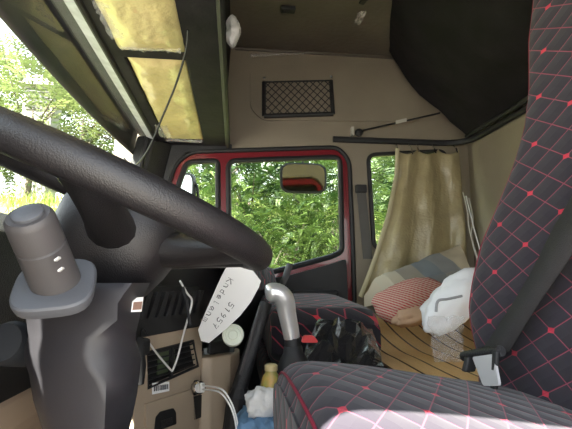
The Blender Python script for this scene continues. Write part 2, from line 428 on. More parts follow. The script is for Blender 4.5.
for i, (y0, y1) in enumerate(((.2, 1.285), (1.345, 2.16))):
    def padf(a, b, y0=y0, y1=y1, i=i):
        x = -.349 + .188 * a; y = y0 - .004 + (y1 - y0 + .008) * b
        e = min(a, 1 - a, 4 * b, 4 * (1 - b)) * 4; e = min(1, e)
        z = zb + .014 - .018 * e ** .5 + .003 * fbm((x * 24, y * 9, i * 5))
        return (x, y, z)
    pd = MB().grid(padf, 24, 90).build('wrapped_pad', M['yellow'], sh, smooth=True, solid=-.012)
    pd['label'] = ['yellow plastic-wrapped pad nearer the driver', 'yellow plastic-wrapped pad nearer the passenger door'][i]
    y = y1
    def flap(a, b, y=y):
        x = -.34 + .17 * a; return (x, y - .035 * b + .006 * fbm((x * 40, 1, 2)), zb - .004 - .008 * b * (1 - b) * 4 + .007 * fbm((x * 60, b * 3, i)))
    MB().grid(flap, 30, 4).build('film_edge', M['clear'], pd, smooth=True)
    def torn(a, b, y=y1 - .02):
        return (-.345 - .012 + .05 * b + .01 * fbm((a * 9, b * 4, i)), y - .05 - .17 * a, zb - .008 - .012 * abs(fbm((a * 6, b * 5, 3 + i))))
    MB().grid(torn, 16, 8).build('film_edge', M['clear'], pd, smooth=True)

# clear plastic scrap dangling at the shelf
c0 = at(228, 29, Z=1.7)
def scrap(a, b):
    t = a * 2 * math.pi; r = .03 * math.sin(b * math.pi) ** .7 * (1 + .5 * fbm((math.cos(t) * 1.5, math.sin(t) * 1.5, b * 3)))
    return (c0.x + .022 + r * math.cos(t) * .8, 1.35 + r * math.sin(t), at(228, 48, Y=1.35).z + b * .115 + .006 * fbm((a * 8, b * 8, 1)))
tag(MB().grid(scrap, 18, 16).build('plastic_scrap', film('scrap_film', .75, (.8, .8, .78), .15, 1, 40), smooth=True), 'crumpled clear plastic scrap hanging beside the black overhead shelf', 'plastic scrap')
# hanging black cable
tag(MB().tube(smooth_path([at(188, 30, Y=1.15), at(186, 50, Y=1.2), at(176, 84, Y=1.3), at(162, 118, Y=1.4), at(149, 148, Y=1.5), at(138, 163, Y=1.6), at(131, 165, Y=1.7), at(124, 158, Y=1.8)]), .0032, 6).build('black_cable', M['black'], smooth=True), 'thin black cable drooping from the shelf past the windshield', 'cable')

# ceiling bits
tag(MB().box((.185, 1.84, ZC - .02), (.25, 1.875, ZC)).build('roof_catch', M['black'], bevel=.005), 'small black catch on the brown roof lining', 'catch')
p = at(366, 4, Z=ZC - .012)
rs = thing('roof_strap', (p.x, p.y, ZC - .03), 'short black strap end hanging in clear film from the roof', 'strap')
MB().obox(at(367, -3, Z=ZC - .014), V((.012, .004, 0)), V((-.012, .05, 0)), V((0, 0, .004))).build('webbing', M['black'], rs, bevel=.002)
def rsf(a, b):
    q = at(362, 11, Z=ZC - .02); return (q.x - .012 + .035 * a + .012 * fbm((a * 5, b * 5, 9)), q.y + .1 * b, ZC - .018 - .02 * abs(fbm((a * 6, b * 4, 2))))
MB().grid(rsf, 8, 10).build('film_sleeve', M['clear'], rs, smooth=True)
def filmf(a, b):
    q = at(250 + 55 * a, 56 - 2 * a, Y=YF - .02); return (q.x, q.y - .004 - .01 * abs(fbm((a * 12, b * 2, 4))), q.z + (b - .5) * .022 * (1 - a * .6))
tag(MB().grid(filmf, 30, 3).build('film_strip', M['clear'], smooth=True), 'loose strip of clear protective film along the roof seam', 'film')

# ------------------------------------------------------------------ net pocket
pk = thing('net_pocket', at(298, 116, Y=2.23), 'black framed net pocket on the beige wall above the door', 'pocket')
pc = [at(264, 82, Y=2.232), at(331, 80.5, Y=2.232), at(333, 114, Y=2.232), at(264, 116, Y=2.232)]
MB().tube([pc[0], pc[3]], .011).build('side_bar', M['black'], pk); MB().tube([pc[1], pc[2]], .011).build('side_bar', M['black'], pk)
MB().tube([pc[3], pc[2]], .013).build('bottom_bar', M['black'], pk); MB().tube([pc[0], pc[1]], .0045).build('top_cord', M['black'], pk)
for k in (0, 1): MB().lathe([(.006, 0), (.007, .004), (.0, .005)], pc[k] + V((0, -.006, .018)), (0, -1, 0), 10).build('screw', M['chrome'], pk)
def lerp4(u, v): return (pc[0] * (1-u) + pc[1] * u) * (1-v) + (pc[3] * (1-u) + pc[2] * u) * v
NW, NH = 9, 4.5
for s in (-1, 1):
    k = -10
    while k < 20:
        pts = []
        for t in np.linspace(0, 1, 40):
            u = (k + s * t * NH) / NW
            if 0 <= u <= 1: pts.append(lerp4(u, t) + V((0, -.006 - .006 * math.sin(t * 3.1), 0)))
        if len(pts) > 3: MB().tube(pts[::3] + [pts[-1]], .0024, 5).build('net_cord', M['black'], pk)
        k += 1

# ------------------------------------------------------------------ folded upper bunk
ub = thing('upper_bunk', (1.1, 1.2, 1.53), 'dark vinyl upper bunk folded up under the roof above the rear wall', 'bunk')
def ubf(a, b):
    y = .25 + a * 1.93; bulge = .05 * math.sin(b * math.pi)
    fx = .42 + .30 * max(0, 2.18 - y) ; x = 1.215 - fx * b ** 1.15 - bulge * .7; z = 1.515 + (ZC - 1.522) * b - bulge * .7
    k = .012 * fbm((y * 3, b * 3, 3)); return (x - k, y, z - k)
g = MB(); rings = []
for i in range(29):
    a = i / 28; top = [V(ubf(a, j / 14)) for j in range(15)]
    rings.append(top + [V((1.235, .25 + a * 1.93, ZC - .006)), V((1.24, .25 + a * 1.93, 1.56))])
g.loft(rings).build('bunk_body', M['vinyl'], ub, smooth=True)
MB().tube([V(ubf(a, .0)) + V((-.005, 0, -.002)) for a in np.linspace(0, 1, 20)], .012).build('edge_piping', M['black'], ub, smooth=True)
# strap with buckle
s0 = at(358, 131.5, Y=2.225); s1 = at(440, 113, Y=2.13)
bs = MB().tube([s0.lerp(s1, t) for t in (.06, .5, 1)], .010, flat=.35).build('support_strap', M['black'], ub)
MB().obox(s0.lerp(s1, .52) + V((0, -.012, 0)), (s1 - s0).normalized() * .028, V((0, .003, 0)), V((0, 0, .009))).build('strap_label', M['concrete'], bs)
MB().lathe([(.022, 0), (.02, .012), (.01, .02)], s0 + V((.01, 0.02, 0)), (0, -1, 0), 12).build('wall_anchor', M['black'], bs)
MB().box((s0.x - .035, 2.22, s0.z - .02), (s0.x - .022, 2.248, s0.z + .025)).build('anchor_plate', M['concrete'], bs)

# ------------------------------------------------------------------ curtain, belt, cords
LE = [(149, 397), (175, 396), (215, 388), (255, 376), (297, 360)]
RE = [(149, 459), (200, 462), (235, 465), (297, 467)]
def curf(a, b):
    py = 149 + 148 * b - 12 * a * b; x0 = interp(LE, 149 + 148 * b); x1 = interp(RE, 149 + 148 * b)
    y = 2.185 - .05 * b
    f = math.sin(a * 19 + 1.3 * math.sin(b * 3 + a * 3)) * (.013 + .008 * b) + .012 * math.sin(a * 8 + b * 3) * b + .018 * fbm((a * 2.2, b * 2.4, 3)) * min(1, b * 5) + .005 * fbm((a * 9, b * 5, 1)) * min(1, b * 5)
    sag = 5 * abs(math.sin(a * 3 * math.pi)) ** .6 * max(0, 1 - b * 14)
    p_ = at(x0 + (x1 - x0) * (a + .02 * math.sin(a * 26) * b), py + sag, Y=y + f)
    return p_
cu = thing('curtain', (.85, 2.18, .75), 'gold satin curtain swept forward over the rear side window', 'curtain')
MB().grid(curf, 90, 50).build('cloth', M['curtain'], cu, smooth=True, solid=.003)
hm = [V(curf(0, t)) + V((0, -.008, 0)) for t in np.linspace(0, 1, 24)]
MB().tube(hm, .011, flat=.3, up=(0, 1, 0)).build('hem', mat('hem_satin', (.52, .47, .30), .4), cu, smooth=True)
for a in (.02, .25, .35, .62, .97):
    q = V(curf(a, 0)); MB().tube([q + V((0, -.004, -.01)), q + V((0, .01, .02)), V((q.x, YF - .014, zt - .008))], .004, 6).build('curtain_hook', M['chrome'], cu)

bl = thing('seat_belt', at(369, 262, Y=2.225), 'grey passenger seat belt hanging on the pillar by the rear side window', 'seat belt')
MB().obox((at(361, 186, Y=2.232) + at(368, 262, Y=2.232)) / 2, (at(368, 262, Y=2.232) - at(361, 192, Y=2.232)) * .5, V((.024, 0, 0)), V((0, .002, 0))).build('webbing', M['beltg'], bl)
MB().obox(at(361, 189, Y=2.228), V((.028, 0, 0)), V((0, .016, 0)), V((0, 0, .022))).build('upper_anchor', M['dark'], bl, bevel=.006)
# light strings by the corner
for i, (a, b_) in enumerate((((466, 196), (476, 236)), ((463, 192), (470, 232)), ((469, 198), (472, 240)))):
    q0 = at(*a, Y=1.9); q1 = at(*b_, Y=1.85)
    tag(MB().tube(smooth_path([q0, q0.lerp(q1, .5) + V((.006 * i, 0, 0)), q1, q1 + V((.02, -.05, -.2))]), .0028, 6).build('hanging_cord', M['white'] if i == 0 else M['concrete']),
        ['white cord hanging beside the curtain, nearest the seat', 'pale cord hanging tight against the curtain edge', 'pale cord hanging between two others beside the curtain'][i], 'cord', 'cords beside the curtain')

# ------------------------------------------------------------------ sleeper bed and bedding
bed = thing('sleeper_bed', (.9, 1.2, 0), 'low dark sleeper bed base behind the seats', 'bed')
MB().box((.60, .05, .0), (XR - .01, 2.2, .40)).build('base', M['dark'], bed, bevel=.01)
MB().box((.58, .05, .40), (XR - .01, 2.2, .476)).build('mattress', M['fabric2'], bed, bevel=.02, uvf=lambda p: (p.x, p.y))
def matz(y): return .486 + .105 * max(0, min(1, (y - 1.62) / .5)) ** 1.4 + .004 * math.sin(y * 9)
bm_ = thing('bamboo_mat', (.9, 1.2, .48), 'golden bamboo strip mat spread on the sleeper bed', 'mat')
sm = None
for i in range(11):
    x0 = .475 + i * .07
    if sm is None:
        ys = np.linspace(.895, 2.16, 24)
        sm = MB().loft([[V((x0, y, matz(y))), V((x0 + .004, y, matz(y) + .006)), V((x0 + .064, y, matz(y) + .006)), V((x0 + .068, y, matz(y)))] for y in ys]).build('strip', M['bamboo'], bm_, uvf=lambda p: (p.x - .475, p.y))
        base_x = x0
    else:
        o = sm.copy(); COL.objects.link(o); o.parent = bm_; o.location = (x0 - base_x, 0, 0)

def blob(name, c, rad, mt, label, cat, seed, amp=.25, uv=None, ex=2.6, parent=None, rot=0, nseg=36, fine=.03, tilt=0, ry=0):
    """soft pillow / bundle / crumpled-bag shape"""
    b = MB(); c = V(c); rings = []; R = Matrix.Rotation(ry, 3, 'Y') @ Matrix.Rotation(rot, 3, 'Z') @ Matrix.Rotation(tilt, 3, 'X')
    nv = nseg // 2
    for i in range(nv + 1):
        ph = -math.pi / 2 + math.pi * i / nv; rg = []
        for j in range(nseg):
            t = 2 * math.pi * j / nseg
            d = V((math.cos(ph) * math.cos(t), math.cos(ph) * math.sin(t), math.sin(ph)))
            k = 1 / (abs(d.x) ** ex + abs(d.y) ** ex + abs(d.z) ** ex) ** (1 / ex)
            k *= 1 + amp * noise.noise(d * 1.7 + V((seed, 0, 0))) + amp * .5 * noise.noise(d * 4 + V((seed, 3, 0))) + fine * noise.noise(d * 11 + V((seed, 5, 0)))
            q = R @ V((d.x * k * rad[0], d.y * k * rad[1], d.z * k * rad[2])); rg.append(c + q)
        rings.append(rg)
    b.loft(rings)
    o = b.build(name, mt, parent, smooth=True, uvf=uv, angle=80)
    return tag(o, label, cat) if parent is None else o

# striped blanket sloping up into the corner
def blf(a, b):
    A0 = at(364, 296, Y=2.06); A1 = at(455, 246, Y=2.12); B0 = at(400, 290, Y=1.80); B1 = at(470, 270, Y=1.85)
    p_ = (A0 * (1-a) + A1 * a) * (1-b) + (B0 * (1-a) + B1 * a) * b
    return p_ + V((0, 0, .075 * math.sin(min(1, b * 1.1) * math.pi * .9) * (1 - .4 * a) + .012 * fbm((a * 4, b * 4, 6))))
g = MB(); nu, nv = 34, 18
top = [[V(blf(i / nu, j / nv)) for j in range(nv + 1)] for i in range(nu + 1)]
rings = [r + [V((r[-1].x, r[-1].y, r[-1].z - .06)), V((r[0].x, r[0].y, r[0].z - .05))] for r in top]
X0 = top[0][0]
tag(g.loft(rings).build('striped_blanket', M['stripecloth'], smooth=True, uvf=lambda p: ((p.x - X0.x) * .8 + (p.z - X0.z) * .35 + .03, p.y)), 'cream and grey striped blanket bunched below the gold curtain', 'blanket')
c = at(415, 299, Y=1.72)
blob('check_pillow', (c.x, c.y, c.z + .0), (.155, .10, .060), M['redcheck'], 'red and white checked pillow beside the white plastic bag', 'pillow', 3, .12, lambda p: (p.x * .8 + p.z, p.y * .8 + p.z * .7), 2.4, rot=.1, tilt=.35).rotation_euler = (0, math.radians(-17), 0)
c = at(414, 314, Y=1.62)
blob('peach_cloth', (c.x + .01, c.y, c.z - .005), (.075, .05, .03), M['peach'], 'small peach cloth tucked under the checked pillow', 'cloth', 8, .3).rotation_euler = (0, -.25, 0)
c = at(441, 303, Y=1.36)
bg_ = thing('plastic_bag', (c.x, c.y, .5), 'white plastic bag leaning against the driver seat back', 'bag')
blob('bag_body', (c.x + .045, c.y, c.z + .005), (.125, .07, .062), M['bagw'], '', '', 11, .22, parent=bg_, fine=.04, ry=-.72)
def tail(a, b):
    q = at(428 + 36 * a + 6 * b * (1 - a), 316 + 46 * b, Y=1.29 - .02 * b); n_ = fbm((a * 5, b * 4, 2))
    return q + V((.004 * n_, -.02 * n_, .006 * n_))
MB().grid(tail, 22, 22).build('clear_skirt', film('bag_film', .24, (.88, .88, .9), .12, .7, 26), bg_, smooth=True)
MB().tube(smooth_path([at(436, 312, Y=1.25), at(438, 301, Y=1.25), at(448, 299, Y=1.25), at(462, 296, Y=1.25)]), .004, 6).build('bag_handle', mat('bag_grey', (.35, .36, .38), .5), bg_, smooth=True)  # handle in its own plain grey

# ------------------------------------------------------------------ driver seat
SY = .585
EDGE = [(525, -20), (525, 0), (520, 40), (520, 90), (515, 130), (503, 170), (487, 210), (473, 243), (463, 283), (460, 310), (463, 335), (469, 357)]
def bx_front(z): return .436 + .19 * (z - .696)
tab = []
for a, b_ in EDGE:
    d = FW * FP + RT * (a - 286) - UP * (b_ - 214.5)
    k = (.436 + .19 * (.75 - .696)) / (d.x - .19 * d.z); p = CAM + d * k; tab.append((p.z, p.y))
tab.sort(); tab = [(.50, tab[0][1] - .03)] + tab + [(1.40, tab[-1][1] - .02), (1.46, tab[-1][1] - .07)]
ds = thing('driver_seat', (.3, SY, 0), 'black diamond-quilted driver seat with red stitching', 'seat')
def bring(z, n=40, inset=0):
    hw = interp(tab, z) - SY - inset; rg = []
    th_ = .055
    for j in range(n):
        t = 2 * math.pi * j / n; c_, s_ = math.cos(t), math.sin(t); ex = 3.2
        k = 1 / (abs(c_) ** ex + abs(s_) ** ex) ** (1 / ex)
        yy = hw * k * s_; xx = -th_ * k * c_
        bol = -.028 * (abs(yy) / hw) ** 3 * (1 if xx < 0 else 0) + .012
        rg.append(V((bx_front(z) + th_ + xx + bol, SY + yy, z)))
    return rg
zz = list(np.linspace(.52, 1.40, 36)) + [1.43, 1.45, 1.46]
MB().loft([bring(z) for z in zz]).build('backrest', M['fabric'], ds, smooth=True, uvf=lambda p: (p.y, p.z * 1.02), angle=60)
def side_edge(z, s):
    hw = interp(tab, z) - SY; return V((bx_front(z) + .022, SY + s * (hw + .001), z))
for s in (1, -1): MB().tube(smooth_path([side_edge(z, s) for z in np.linspace(.55, 1.42, 30)], 2), .0035, 6).build('piping', M['seam'], ds, smooth=True)
def cring(x, n=44):
    t0 = (x - .075) / .44; e = min(1, max(0, t0) / .12); e = (1 - (1 - e) ** 2.4) ** .5 if e < 1 else 1
    e2 = min(1, max(0, 1 - t0) / .1) ** .4
    ht = .085 * (.55 + .45 * e) * (.5 + .5 * e2); hw = .262 * (.93 + .07 * e)
    zc = (.625 - .05 * max(0, t0) - .085) + .004 * math.sin(t0 * 6)
    rg = []
    for j in range(n):
        t = 2 * math.pi * j / n; c_, s_ = math.cos(t), math.sin(t); ex = 4.0
        k = 1 / (abs(c_) ** ex + abs(s_) ** ex) ** (1 / ex)
        rg.append(V((x, SY + hw * k * c_, zc + ht * k * s_ + (.008 * (1 - (k * c_) ** 2) if s_ > 0 else 0))))
    return rg
xs_ = [.070, .073, .078, .085, .095, .108, .125] + list(np.linspace(.15, .48, 16)) + [.495, .505, .512]
cs = MB().loft([cring(x) for x in xs_]).build('cushion', M['fabric'], ds, smooth=True, uvf=lambda p: (p.y * .95 + .02, p.x * .95 - (p.z - .6) * .6), angle=60)
MB().tube(cring(.080), .0022, 6, closed=True).build('piping', M['seam'], ds, smooth=True)
MB().tube([V((.49 + .012 * math.sin(t * 9), SY + .25 - t * .5, .578 + .006 * math.sin(t * 5))) for t in np.linspace(0, 1, 14)], .022).build('rear_roll', mat('seat_roll', (.06, .058, .062), .8, .3, 80), ds, smooth=True)
MB().box((.12, SY - .2, .0), (.48, SY + .2, .40)).build('seat_base', M['dark'], ds, bevel=.02)
MB().box((.10, SY - .235, .40), (.52, SY + .235, .455)).build('seat_frame', M['dark'], ds, bevel=.012)

# driver belt: webbing across backrest, tongue and buckle
db = thing('seat_belt', at(482, 372, Y=.88), 'wide dark driver seat belt across the quilted backrest', 'seat belt')
def beltp(px, py, off=.012):
    d = FW * FP + RT * (px - 286) - UP * (py - 214.5)
    k = (.436 + .19 * (.75 - .696) - off) / (d.x - .19 * d.z); return CAM + d * k
Lb = [beltp(480, 352), beltp(505, 315), beltp(531, 272), beltp(553, 228), beltp(585, 172), beltp(640, 60)]
Rb = [beltp(508, 352), beltp(535, 308), beltp(562, 268), beltp(585, 235), beltp(630, 180), beltp(700, 70)]
Lb = smooth_path(Lb, 5); Rb = smooth_path(Rb, 5)
g = MB(); n = len(Lb); g.v = Lb + Rb; g.f = [(i, i + 1, n + i + 1, n + i) for i in range(n - 1)]
g.build('webbing', M['belt'], db, smooth=True, solid=.002)
q0 = beltp(464, 356.5, .03); q1 = beltp(501, 351, .03)
tg = MB().tube([q0, q0.lerp(q1, .5) + V((0, 0, .001)), q1], .0085, 10).build('tongue_bar', M['dark'], db, smooth=True)
MB().prism(round_poly([beltp(472, 357, .038), beltp(493, 354, .038), beltp(499, 386, .038), beltp(483, 386, .038)], .006), [], (.004, 0, 0)).build('tongue_plate', mat('pale_steel', (.62, .62, .63), .4, metal=.3), tg)  # pale grey colour stands in for a bright reflection on the plate
MB().obox(beltp(495, 370, .034), V((.004, 0, 0)), V((0, .006, 0)), V((0.004, 0, .028))).build('buckle', M['black'], db, bevel=.003)
MB().obox(beltp(470, 364, .034), V((.010, 0, 0)), V((0, .006, 0)), V((0.004, 0, .012))).build('buckle_latch', M['black'], db, bevel=.003)

# ------------------------------------------------------------------ tunnel, folded passenger seat, things between
tu = struct(MB().box((.07, .90, 0), (.575, 1.38, .475)).build('trim_4', M['fabric2'], bevel=.03, uvf=lambda p: (p.x, p.y + p.z)), 'dark quilted engine tunnel between the seats')
ps = thing('passenger_seat', (.34, 1.72, 0), 'dark quilted passenger seat with its backrest folded flat, under the side window', 'seat')
def slab(x0, x1, y0, y1, z0, z1, ex=5, lift=0, n=40, m_=14):
    rr = []
    for i in range(m_ + 1):
        t = -1 + 2 * i / m_; sc = (1 - abs(t) ** ex) ** (1 / ex) if abs(t) < 1 else .5; sc = max(sc, .5)
        y = (y0 + y1) / 2 + (y1 - y0) / 2 * t; rg = []
        for j in range(n):
            a = 2 * math.pi * j / n; c_, s_ = math.cos(a), math.sin(a); k = 1 / (abs(c_) ** ex + abs(s_) ** ex) ** (1 / ex)
            rg.append(V(((x0 + x1) / 2 + (x1 - x0) / 2 * k * c_ * (.95 + .05 * sc), y, (z0 + z1) / 2 + (z1 - z0) / 2 * k * s_ * sc + lift * t)))
        rr.append(rg)
    return MB().loft(rr)
MB().box((.14, 1.45, 0), (.44, 2.08, .36)).build('seat_base', M['dark'], ps, bevel=.02)
slab(.10, .46, 1.42, 2.12, .355, .50, 8).build('cushion', M['fabric2'], ps, smooth=True, uvf=lambda p: (p.x + p.z, p.y))
slab(.11, .465, 1.42, 2.12, .50, .685, 8, lift=.02).build('backrest', M['fabric2'], ps, smooth=True, uvf=lambda p: (p.x + p.z, p.y))

gl = thing('gear_lever', at(293, 356, Y=1.08) , 'gear lever with a bent silver handle on a black boot', 'gear lever')
gp = [at(265.5, 293, Y=1.06), at(271, 292.5, Y=1.062), at(279, 294, Y=1.065), at(284.5, 301, Y=1.07), at(287, 313, Y=1.075), at(290, 327, Y=1.08), at(292, 338, Y=1.082)]
MB().tube(smooth_path(gp, 5), [interp([(0, .008), (.04, .017), (.15, .0225), (.45, .0245), (.7, .021), (1, .019)], i / 30) for i in range(31)], 18).build('handle', M['metal'], gl, smooth=True, angle=70)
gq = at(292.5, 338, Y=1.082)
MB().lathe([(.019, 0), (.020, -.018), (.022, -.020), (.024, -.034), (.032, -.046), (.036, -.056), (.05, -.10), (.055, -.14)], gq, (-.05, 0, 1), 20).build('boot', M['black'], gl, smooth=True)
# dark shift-side bar (hand brake) beside the console
hb = thing('brake_lever', at(240, 392, Y=1.12), 'dark slanted hand brake lever beside the console', 'lever')
MB().tube([at(266, 303, Y=1.16), at(258, 328, Y=1.15), at(249, 356, Y=1.14), at(239, 390, Y=1.13)], [.016, .017, .018, .02], 10).build('grip', M['dark'], hb, smooth=True)
MB().tube([at(260, 306, Y=1.14), at(240, 375, Y=1.115)], .004, 6).build('edge_rib', M['grey'], hb)
MB().lathe([(.03, -.08), (.028, 0), (.02, .02)], at(239, 396, Y=1.13), (0.1, 0, 1), 12).build('mount', M['black'], hb)

# black plastic bag with folds
def kb(a, b):
    A = at(301, 352, Y=1.10); B = at(384, 357, Y=1.02); Cc = at(318, 312, Y=1.30); D = at(372, 322, Y=1.34)
    p_ = (A * (1-a) + B * a) * (1-b) + (Cc * (1-a) + D * a) * b
    r = 1 - abs(noise.noise(V((a * 3.4, b * 3.4, 2.2)))) * 2
    return p_ + V((.01 * fbm((a * 5, b * 5, 7)), .01 * fbm((a * 5, b * 5, 4)), .050 * r * math.sin(b * math.pi) ** .5 * math.sin(a * math.pi) ** .5 - .02))
g = MB(); nu, nv = 13, 10
rings = []
for i in range(nu + 1):
    r = [V(kb(i / nu, j / nv)) for j in range(nv + 1)]; rings.append(r + [V((r[-1].x, r[-1].y, .503)), V((r[0].x, r[0].y, .503))])
tag(g.loft(rings).build('black_bag', M['bagk']), 'crumpled glossy black plastic bag behind the gear lever', 'bag')
c = at(308.5, 339, Y=1.045)
tag(MB().prism(round_poly([at(300.5, 342, Y=1.05), at(303, 335, Y=1.06), at(313, 335, Y=1.06), at(318, 342, Y=1.05)], .006), [], (0, -.012, .0)).build('red_wrapper', M['redp'], bevel=.003), 'red wrapper lying between the gear lever and the black bag', 'wrapper')

# small things down in the footwell gap
c = at(271, 382, Y=1.0)
bo = thing('bottle', (c.x, c.y, c.z - .10), 'small bottle with amber and green label beside the seat front', 'bottle')
MB().lathe([(.020, -.10), (.022, -.095), (.022, -.005), (.018, .012), (.012, .02), (.012, .024)], c, (0, 0, 1), 18).build('body', M['amber'], bo, smooth=True)
MB().lathe([(.014, .024), (.014, .034), (.011, .037)], c, (0, 0, 1), 16).build('cap', mat('bottle_cap', (.5, .4, .2), .4), bo, smooth=True)
c = at(263, 402, Y=.98)
blob('tissue_wad', c, (.035, .03, .028), M['tissue'], 'crumpled white tissue on the blue cloth', 'tissue', 21, .35)
def bcf(a, b):
    A = at(236, 424, Y=.98); B = at(278, 424, Y=.9); Cc = at(243, 405, Y=1.08); D = at(276, 400, Y=1.05)
    p_ = (A * (1-a) + B * a) * (1-b) + (Cc * (1-a) + D * a) * b
    return p_ + V((0, 0, .012 * fbm((a * 4, b * 4, 3))))
tag(MB().grid(bcf, 16, 12).build('blue_cloth', M['blue'], smooth=True, solid=.02), 'light blue cloth folded on the tray beside the driver seat', 'cloth')
c = V(bcf(.5, .05))
struct(MB().box((.03, .885, 0), (.069, 1.16, c.z - .045)).build('trim_5', M['fabric2'], uvf=lambda p: (p.x, p.y)), 'dark step beside the driver seat')

# ------------------------------------------------------------------ steering column and wheel
co = thing('steering_column', (-.22, .62, 0), 'dark grey steering column shroud with a grey control stalk', 'steering column')
ST = [(283, 62, 150), (292, 40, 146), (302, 22, 142), (318, 26, 140), (335, 28, 136), (350, 24, 135), (362, 25, 141), (375, 29, 140), (400, 33, 137), (429, 42, 131), (480, 55, 118), (600, 65, 110)]
rings = []
for py, xl, xr in ST:
    L_ = at(xl, py, Y=.56); R_ = at(xr, py, Y=.58); rx = xl + (xr - xl) * (.80 if py < 320 else (.62 if py < 365 else .70))
    K = at(rx, py, Y=.515); K2 = at(rx - 12, py, Y=.516)
    z = L_.z
    N_ = at(xl + 16, py, Y=.528)
    P = [L_, N_, K2, K, R_, at(xr - 6, py, Y=.74), at(xl + 4, py, Y=.74)]
    rings.append([V((p.x, p.y, z)) for p in P])
rings.append([V((p.x, p.y, 0.0)) for p in rings[-1]])
MB().loft(rings).build('shroud', M['shroud'], co, smooth=True, angle=75)
# stalk collar + stalk
b0 = at(55, 279, Y=.475); tip = at(27.5, 214, Y=.42); axd = (tip - b0).normalized()
cax = (axd * .8 + V((.08, -.22, .30))).normalized()
MB().lathe([(.036, -.012), (.0375, -.006), (.0375, -.001), (.036, .001), (.033, .0018), (.024, .002)], b0 + V((0, 0, -.004)), cax, 40, sq=3.4, ref=(1, .2, 0)).build('collar', M['greyl'], co, smooth=True, angle=28)
Ls = (tip - b0).length
stk = MB().lathe([(.0235, -.005), (.0232, .004), (.0222, Ls * .55), (.0212, Ls * .56), (.0205, Ls * .575)], b0, axd, 36).build('stalk', M['grey'], co, smooth=True, angle=30)
MB().lathe([(.0205, Ls * .575), (.0222, Ls * .585), (.0215, Ls * .9), (.0208, Ls * .95), (.0185, Ls * .99), (.0155, Ls * .985)], b0, axd, 36).build('twist_grip', M['grey'], stk, smooth=True, angle=35)
MB().lathe([(.0135, Ls * .96), (.0135, Ls * 1.02), (.0115, Ls * 1.04), (.005, Ls * 1.046)], b0, axd, 32).build('end_button', M['greyl'], stk, smooth=True, angle=35)
for q in ((57.5, 259), (61, 269.5)):
    c = at(*q, Y=.40); MB().obox(at(q[0], q[1], Y=.43), V((.0022, -.0012, .0014)), V((0, .003, 0)), V((-.0003, 0, .0008))).build('stalk_mark', M['white'], stk)
# side boss on the left of the shroud, colour darkened to stand for shade
MB().lathe([(.026, -.05), (.028, .0), (.023, .012), (.010, .014)], at(10, 343, Y=.62), (-.2, -1, .25), 20).build('side_boss', mat('blue_grey_shaded', (.014, .016, .020), .7), co, smooth=True)
def sticker(px_quad, Y, parent, bars):
    P = [at(a, b_, Y=yy) for (a, b_), yy in zip(px_quad, Y)]
    nrm = (P[1] - P[0]).cross(P[3] - P[0]).normalized()
    if nrm.y > 0: nrm = -nrm
    s_ = MB().prism(P, [], nrm * .0008).build('sticker', M['paper'], parent)
    g = MB(); k = .1
    r2 = random.Random(3)
    while k < .88:
        w_ = r2.uniform(.02, .06)
        lo = lambda u, v: (P[0] * (1-u) + P[1] * u) * (1-v) + (P[3] * (1-u) + P[2] * u) * v
        g.prism([lo(k, .3), lo(k + w_, .3), lo(k + w_, .85), lo(k, .85)], [], nrm * .0016); k += w_ + r2.uniform(.02, .05)
    g.build('printed_code', mat('code_ink', (.28, .17, .13), .8), s_)
sticker([(132.5, 298), (143, 297), (141, 311.5), (130.5, 312)], (.552, .568, .568, .552), co, 9)

WC = V((-.184, .67, .877)); WA = math.radians(22.5); WR = .235
wt = V((math.cos(WA), 0, -math.sin(WA))); wy = V((0, 1, 0)); wn = wy.cross(wt) * -1
if wn.z < 0: wn = -wn
wh = thing('steering_wheel', WC - wn * .1, 'large black steering wheel seen from below its rim', 'steering wheel')
def wp(r, a, h=0): return WC + (wt * math.cos(a) + wy * math.sin(a)) * r + wn * h
MB().tube([wp(WR, 2 * math.pi * k / 96) for k in range(96)], .0212, 18, closed=True).build('rim', M['wheelm'], wh, smooth=True, angle=80)
hub = MB().lathe([(.045, -.135), (.056, -.130), (.068, -.115), (.080, -.085), (.086, -.06), (.086, -.03), (.080, -.008), (.07, .004), (.0, .006)], WC + wt * .040, wn, 40, sq=2.6, ref=wt).build('hub', M['wheelm'], wh, smooth=True, angle=50)
for ang in (-79, -20, 20, 79):
    a = math.radians(ang); d = wt * math.cos(a) + wy * math.sin(a); s_ = wn.cross(d); rr = []
    for t in np.linspace(0, 1, 9):
        hw = .040 - .014 * math.sin(t * math.pi) + .004 * t; th_ = .030 - .015 * t
        q = (WC + wt * .040 + d * .045 - wn * .055).lerp(WC + d * WR - wn * .004, t)
        rr.append([q + s_ * (hw * math.cos(2*math.pi*j/14)) + wn * (th_ * math.sin(2*math.pi*j/14)) for j in range(14)])
    MB().loft(rr).build('spoke', M['wheelm'], wh, smooth=True, angle=60)

# ------------------------------------------------------------------ dashboard
da = thing('dashboard', (-.4, 1.1, 0), 'long dark dashboard below the windshield', 'dashboard')
prof = [(-.555, .35), (-.555, .855), (-.50, .885), (-.42, .875), (-.37, .83), (-.35, .74), (-.355, .62), (-.37, .56), (-.40, .35)]
hood = [(-.53, .84), (-.53, .93), (-.47, .975), (-.38, .965), (-.345, .93), (-.36, .84)]
MB().loft([[V((x, y, z)) for x, z in hood] for y in (.18, .60)]).build('shade_hood', M['dark'], da, smooth=True, bevel=.01, angle=35)  # hood added out of view to keep the sun off the column boss
MB().loft([[V((x, y, z)) for x, z in prof] for y in (0.0, 1.02)]).build('driver_section', M['dark'], da, smooth=True, bevel=.006, angle=35)
prof2 = [(-.50, .30), (-.50, .845), (-.42, .86), (-.25, .845), (-.08, .815), (-.045, .79), (-.04, .70), (-.07, .56), (-.12, .46), (-.16, .30)]
